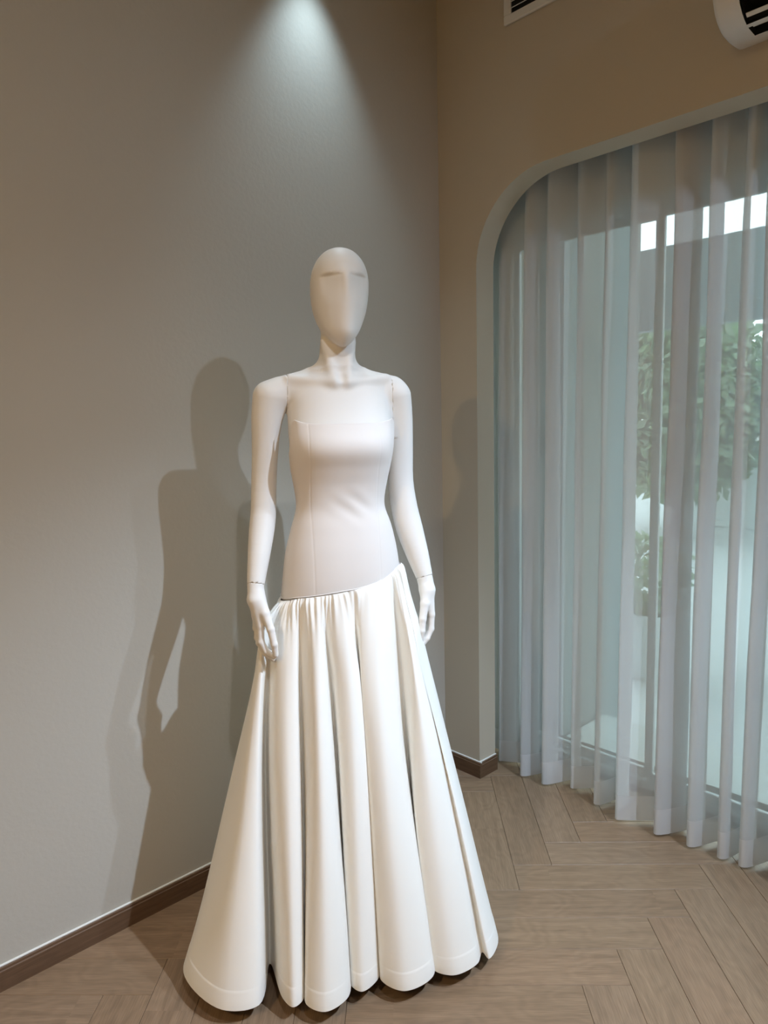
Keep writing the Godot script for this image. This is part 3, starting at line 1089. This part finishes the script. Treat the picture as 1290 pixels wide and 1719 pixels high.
# front folds of the skirt from the hip on the camera's left round to the other: [depth at the hem, x at the seam, x at six heights down to the hem]
const LEVELS := [0.93, 0.80, 0.62, 0.42, 0.22, 0.045]
const FOLDS := [
	[0.10, -0.163, -0.211, -0.243, -0.286, -0.336, -0.396, -0.462],
	[0.25, -0.159, -0.213, -0.238, -0.269, -0.302, -0.339, -0.368],
	[0.26, -0.156, -0.208, -0.228, -0.246, -0.260, -0.269, -0.278],
	[0.13, -0.152, -0.185, -0.206, -0.222, -0.230, -0.235, -0.240],
	[0.255, -0.146, -0.171, -0.191, -0.206, -0.212, -0.215, -0.220],
	[0.29, -0.138, -0.151, -0.165, -0.176, -0.184, -0.191, -0.198],
	[0.275, -0.124, -0.132, -0.140, -0.147, -0.155, -0.164, -0.172],
	[0.225, -0.115, -0.119, -0.127, -0.133, -0.140, -0.151, -0.160],
	[0.29, -0.102, -0.105, -0.112, -0.121, -0.134, -0.151, -0.166],
	[0.325, -0.084, -0.088, -0.093, -0.099, -0.106, -0.115, -0.124],
	[0.295, -0.064, -0.068, -0.068, -0.066, -0.064, -0.061, -0.061],
	[0.215, -0.054, -0.057, -0.051, -0.045, -0.042, -0.039, -0.040],
	[0.255, -0.041, -0.044, -0.038, -0.040, -0.044, -0.048, -0.050],
	[0.288, -0.025, -0.019, -0.011, -0.012, -0.017, -0.022, -0.026],
	[0.262, -0.008, 0.005, 0.019, 0.024, 0.025, 0.024, 0.021],
	[0.20, 0.015, 0.020, 0.028, 0.036, 0.043, 0.048, 0.052],
	[0.262, 0.040, 0.031, 0.025, 0.027, 0.028, 0.029, 0.029],
	[0.315, 0.080, 0.070, 0.063, 0.064, 0.067, 0.074, 0.077],
	[0.29, 0.119, 0.117, 0.112, 0.118, 0.133, 0.150, 0.161],
	[0.20, 0.123, 0.135, 0.143, 0.149, 0.161, 0.175, 0.194],
	[0.265, 0.127, 0.149, 0.159, 0.156, 0.151, 0.158, 0.168],
	[0.30, 0.135, 0.156, 0.169, 0.179, 0.187, 0.200, 0.213],
	[0.28, 0.142, 0.170, 0.191, 0.220, 0.245, 0.271, 0.287],
	[0.245, 0.144, 0.175, 0.199, 0.232, 0.263, 0.293, 0.315],
	[0.272, 0.146, 0.175, 0.195, 0.230, 0.266, 0.297, 0.322],
	[0.215, 0.148, 0.188, 0.206, 0.249, 0.296, 0.337, 0.374]]
const BACK := [[0.385, 0.10], [0.325, 0.03], [0.375, -0.05], [0.30, -0.12], [0.31, -0.23], [0.225, -0.20], [0.19, -0.30], [0.115, -0.22], [0.05, -0.32], [-0.03, -0.235], [-0.11, -0.32], [-0.19, -0.22], [-0.27, -0.27], [-0.30, -0.17], [-0.39, -0.17], [-0.36, -0.06], [-0.435, 0.0]]

func skirt(g: Node3D) -> void:
	var cols := []                              # each column: seven points (x, y, z) down the skirt
	for f in FOLDS:
		var zs := 0.120 * sqrt(maxf(0.02, 1.0 - pow((f[1] - 0.008) / 0.172, 2.0)))
		var ys := look(SEAM_X, SEAM_Y, f[1])
		var c := [Vector3(f[1], ys, zs)]
		for k in 6:
			var s: float = (ys - LEVELS[k]) / (ys - 0.045)
			# hollows sink and ridges stand out most half way down
			var n := cols.size()
			var swell := sin(PI * pow(s, 0.7))
			var dz := 0.0
			if n in [3, 7, 11, 15, 19]:
				dz = -0.024 * swell
			elif n in [5, 9, 13, 17, 21]:
				dz = 0.010 * swell
			c.append(Vector3(f[2 + k], LEVELS[k], lerpf(zs, f[0], s) + dz))
		cols.append(c)
	for b in BACK:
		var ang := atan2(b[0] / 0.40, b[1] / 0.30)
		var x := 0.008 + sin(ang) * 0.166
		var z := cos(ang) * 0.118
		var ys := look(SEAM_X, SEAM_Y, x)
		var c := [Vector3(x, ys, z)]
		for k in 6:
			var s: float = (ys - LEVELS[k]) / (ys - 0.045)
			c.append(Vector3(lerpf(x, b[0], pow(s, 0.85)), LEVELS[k], lerpf(z, b[1], pow(s, 0.85))))
		cols.append(c)
	var nc := cols.size()
	var steps := [0.0, 0.02, 0.045, 0.08, 0.12, 0.17, 0.23, 0.3, 0.38, 0.47, 0.57, 0.68, 0.79, 0.9]
	var us := []                                # position down the seven points
	for s in steps:
		us.append(s)
	for k in range(1, 6):
		for j in 8:
			us.append(k + j / 8.0)
	us.append_array([5.752, 5.765, 5.778, 5.791, 6.0])
	us.sort()
	var sub := 9
	var rows := []
	var lining := []
	for u in us:
		var i := mini(int(u), 5)
		var t: float = u - i
		var ring := []
		for c in cols:
			var p0: Vector3 = c[maxi(i - 1, 0)]
			var p1: Vector3 = c[i]
			var p2: Vector3 = c[i + 1]
			var p3: Vector3 = c[mini(i + 2, 6)]
			var m1 := (p2 - p0) / maxf(p0.y - p2.y, 0.01) * (p1.y - p2.y) if i > 0 else (p2 - p1)
			var m2 := (p3 - p1) / maxf(p1.y - p3.y, 0.01) * (p1.y - p2.y) if i < 5 else (p2 - p1)
			ring.append(p1 * (2 * t * t * t - 3 * t * t + 1) + m1 * (t * t * t - 2 * t * t + t) + p2 * (-2 * t * t * t + 3 * t * t) + m2 * (t * t * t - t * t))
		var row := PackedVector3Array()
		var inner := PackedVector3Array()
		for k in nc:
			var a: Vector3 = ring[(k + nc - 1) % nc]
			var b: Vector3 = ring[k]
			var c: Vector3 = ring[(k + 1) % nc]
			var d: Vector3 = ring[(k + 2) % nc]
			for j in sub:
				var q := catmull(Vector2(a.x, a.z), Vector2(b.x, b.z), Vector2(c.x, c.z), Vector2(d.x, d.z), j / float(sub))
				var y := lerpf(b.y, c.y, j / float(sub))
				var top := look(SEAM_X, SEAM_Y, q.x) if u < 1.0 else 1.03
				if u < 1.0:
					y = lerpf(top, 0.93, t)
				var dn := maxf(top - y, 0.0)
				var out := Vector2(q.x - 0.01, q.y * 1.3).normalized()
				var s := k + j / float(sub)
				var gather := sin(s * TAU * 1.0 + sin(s * 1.9) * 2.0) + 0.7 * sin(s * TAU * 1.63 + 1.1)
				q += out * (0.0048 * gather * exp(-dn / 0.05) * (1.0 - exp(-dn / 0.006)) + 0.006 * (1.0 - exp(-dn / 0.015)) * exp(-dn / 0.09))
				# the turned-up hem lies a little proud
				q += out * 0.0008 * smoothstep(0.089, 0.083, y)
				row.append(Vector3(q.x, y, q.y))
		rows.append(row)
		for k in row.size():
			var along := row[(k + 1) % row.size()] - row[k - 1]
			inner.append(row[k] - Vector3(-along.z, 0, along.x).normalized() * 0.0025)
		if y_of(row) < 0.12:
			lining.append(inner)
	var edge := PackedVector3Array()
	var last: PackedVector3Array = rows[-1]
	var lin: PackedVector3Array = lining[-1]
	for k in last.size():
		edge.append((last[k] + lin[k]) / 2.0 + Vector3(0, -0.0016, 0))
	rows.append(edge)
	lining.reverse()
	rows.append_array(lining)
	obj("skirt", sheet(rows, true, false, Vector2.ONE), M.satin, g)

func y_of(r: PackedVector3Array) -> float:
	return r[0].y

# ================================================================== fittings
func vent() -> void:
	var v := thing("air_vent", "white framed air grille with dark slats high on the arch wall", "vent", Vector3(0.326, 2.848, 0.0))
	var w := 0.62
	var h := 0.21
	var t := 0.030
	var st := begin()
	box(st, Vector3(0, 0, 0), Vector3(w, t, 0.012), 0.003)
	box(st, Vector3(0, h - t, 0), Vector3(w, h, 0.012), 0.003)
	box(st, Vector3(0, t, 0), Vector3(t, h - t, 0.012), 0.003)
	box(st, Vector3(w - t, t, 0), Vector3(w, h - t, 0.012), 0.003)
	obj("frame", done(st), M.plastic_white, v)
	obj("backing", box_mesh(Vector3(t, t, 0.0005), Vector3(w - t, h - t, 0.002)), M.dark_inside, v)
	for k in 7:
		st = begin()
		box(st, Vector3(t, -0.0012, -0.007), Vector3(w - t, 0.0012, 0.007), 0.0006, Transform3D(Basis(Vector3.RIGHT, deg_to_rad(35)), Vector3(0, t + 0.018 + k * 0.021, 0.008)))
		obj("slat", done(st), M.plastic_white, v)

func air_conditioner() -> void:
	var a := thing("air_conditioner", "white wall-mounted air conditioner with dark outlet slots above the curtained arch", "air conditioner", Vector3(1.125, 2.46, 0.0))
	var pro := [[0.0, 0.012], [0.03, 0.008], [0.062, 0.006], [0.110, 0.009], [0.122, 0.012], [0.135, 0.017], [0.155, 0.028], [0.172, 0.045], [0.186, 0.072], [0.195, 0.11], [0.200, 0.17], [0.198, 0.25], [0.188, 0.285], [0.0, 0.29]]
	var L := 0.85
	var xs := [0.0, 0.004, 0.012, 0.066, L - 0.066, L - 0.012, L - 0.004, L]
	var shrink := [0.955, 0.985, 1.0, 1.0, 1.0, 1.0, 0.985, 0.955]
	var at := func(i: int, k: int) -> Vector3:
		return Vector3(xs[i], 0.15 + (pro[k][1] - 0.15) * shrink[i], pro[k][0] * shrink[i])
	var mid := Vector3(L / 2, 0.15, 0.08)
	var st := begin()
	st.set_smooth_group(1)
	for i in xs.size() - 1:
		for k in pro.size() - 1:
			if i == 3 and (k == 2 or (k >= 4 and k < 8)):
				continue                    # the air outlets stay open
			var q := [at.call(i, k), at.call(i + 1, k), at.call(i + 1, k + 1), at.call(i, k + 1)]
			var out: Vector3 = (q[0] + q[2]) / 2.0 - mid
			out.x = 0.0 if i > 0 and i < 6 else out.x
			quad(st, q[0], q[1], q[2], q[3], out)
	for e in [0, 7]:
		for k in range(1, pro.size() - 1):
			tri(st, at.call(e, 0), at.call(e, k), at.call(e, k + 1), Vector3(-1 if e == 0 else 1, 0, 0))
	obj("casing", done(st), M.plastic_white, a)
	for s in [[2, 3, Vector3(0, 0.04, -0.006)], [4, 8, Vector3(0, 0.045, -0.045)]]:
		st = begin()
		var k0: Vector3 = at.call(3, s[0])
		var k1: Vector3 = at.call(3, s[1])
		var dx := Vector3(L - 0.132, 0, 0)
		var d: Vector3 = s[2]
		quad(st, k0, k0 + dx, k0 + dx + d, k0 + d, Vector3(0, 0, 1))
		quad(st, k1, k1 + dx, k1 + dx + d, k1 + d, Vector3(0, 0, -1))
		quad(st, k0 + d, k0 + d + dx, k1 + d + dx, k1 + d, -d)
		quad(st, k0, k0 + d, k1 + d, k1, Vector3(1, 0, 0))
		quad(st, k0 + dx, k0 + d + dx, k1 + d + dx, k1 + dx, Vector3(-1, 0, 0))
		obj("outlet_slot", done(st), M.dark_inside, a)
	for v in [[0.137, 0.022, -35.0, 0.006], [0.090, 0.013, -10.0, 0.004]]:
		st = begin()
		box(st, Vector3(0.07, -0.0012, -v[3]), Vector3(L - 0.07, 0.0012, v[3]), 0.0005, Transform3D(Basis(Vector3.RIGHT, deg_to_rad(v[2])), Vector3(0, v[1] + 0.006, v[0])))
		obj("louver", done(st), M.plastic_white, a)

func ceiling_spot(s: Array, k: int) -> void:
	var says := ["adjustable white spotlight on the ceiling over the arch, aimed at the gown", "adjustable white spotlight on the ceiling close to the arch wall, aimed at the gown", "small recessed cool downlight in the ceiling beside the plain wall",
		"recessed white downlight in the middle of the ceiling in front of the mannequin", "warm recessed downlight in the ceiling by the far corner", "warm recessed downlight in the ceiling near the back wall", "warm recessed downlight in the ceiling near the far wall"]
	var at: Vector3 = s[0]
	var dir: Vector3 = (s[1] - at).normalized()
	var o := thing("ceiling_downlight" if k > 1 else "ceiling_spotlight", says[k], "ceiling light", at)
	var basis := Basis.looking_at(dir, Vector3(0.3, 0.1, 0.95))
	var rows := []
	var r := 0.042
	for e in [[-0.004, r * 0.72], [-0.006, r], [0.004, r * 1.06], [0.05 if k < 2 else 0.012, r * 1.06], [0.055 if k < 2 else 0.013, r * 0.2]]:
		var row := PackedVector3Array()
		for j in 28:
			var a := TAU * j / 28
			row.append(basis * Vector3(cos(a) * e[1], sin(a) * e[1], e[0]))
		rows.append(row)
	obj("housing", sheet(rows, true), M.plastic_white, o)
	if k < 2:
		obj("stem", tube([Vector3(0, 0.03, 0), Vector3(0, RH - at.y, 0)], [0.008, 0.008]), M.plastic_white, o)
	var glow := mat("lamp_glow_%d" % k, Color.WHITE, 0.5)
	glow.emission_enabled = true
	glow.emission = s[5]
	glow.emission_energy_multiplier = 1.5
	var disc := CylinderMesh.new()
	disc.top_radius = r * 0.72
	disc.bottom_radius = r * 0.72
	disc.height = 0.003
	disc.radial_segments = 28
	var lens := obj("lamp", disc, glow, o)
	lens.transform = Transform3D(basis * Basis(Vector3.RIGHT, PI / 2), Vector3.ZERO)
	var l := SpotLight3D.new()
	l.name = "light"
	l.light_color = s[5]
	l.light_energy = s[4]
	l.light_size = s[6]
	l.spot_angle = s[2]
	l.spot_angle_attenuation = s[3]
	l.spot_range = 12.0
	l.spot_attenuation = 2.0
	l.shadow_enabled = true
	l.transform = Transform3D(basis, dir * 0.014)
	o.add_child(l)
	if k == 0:                          # what the reflector spills past its beam
		var sp: SpotLight3D = l.duplicate()
		sp.name = "spill_light"
		sp.light_energy = 1.5
		sp.spot_angle = 62.0
		o.add_child(sp)
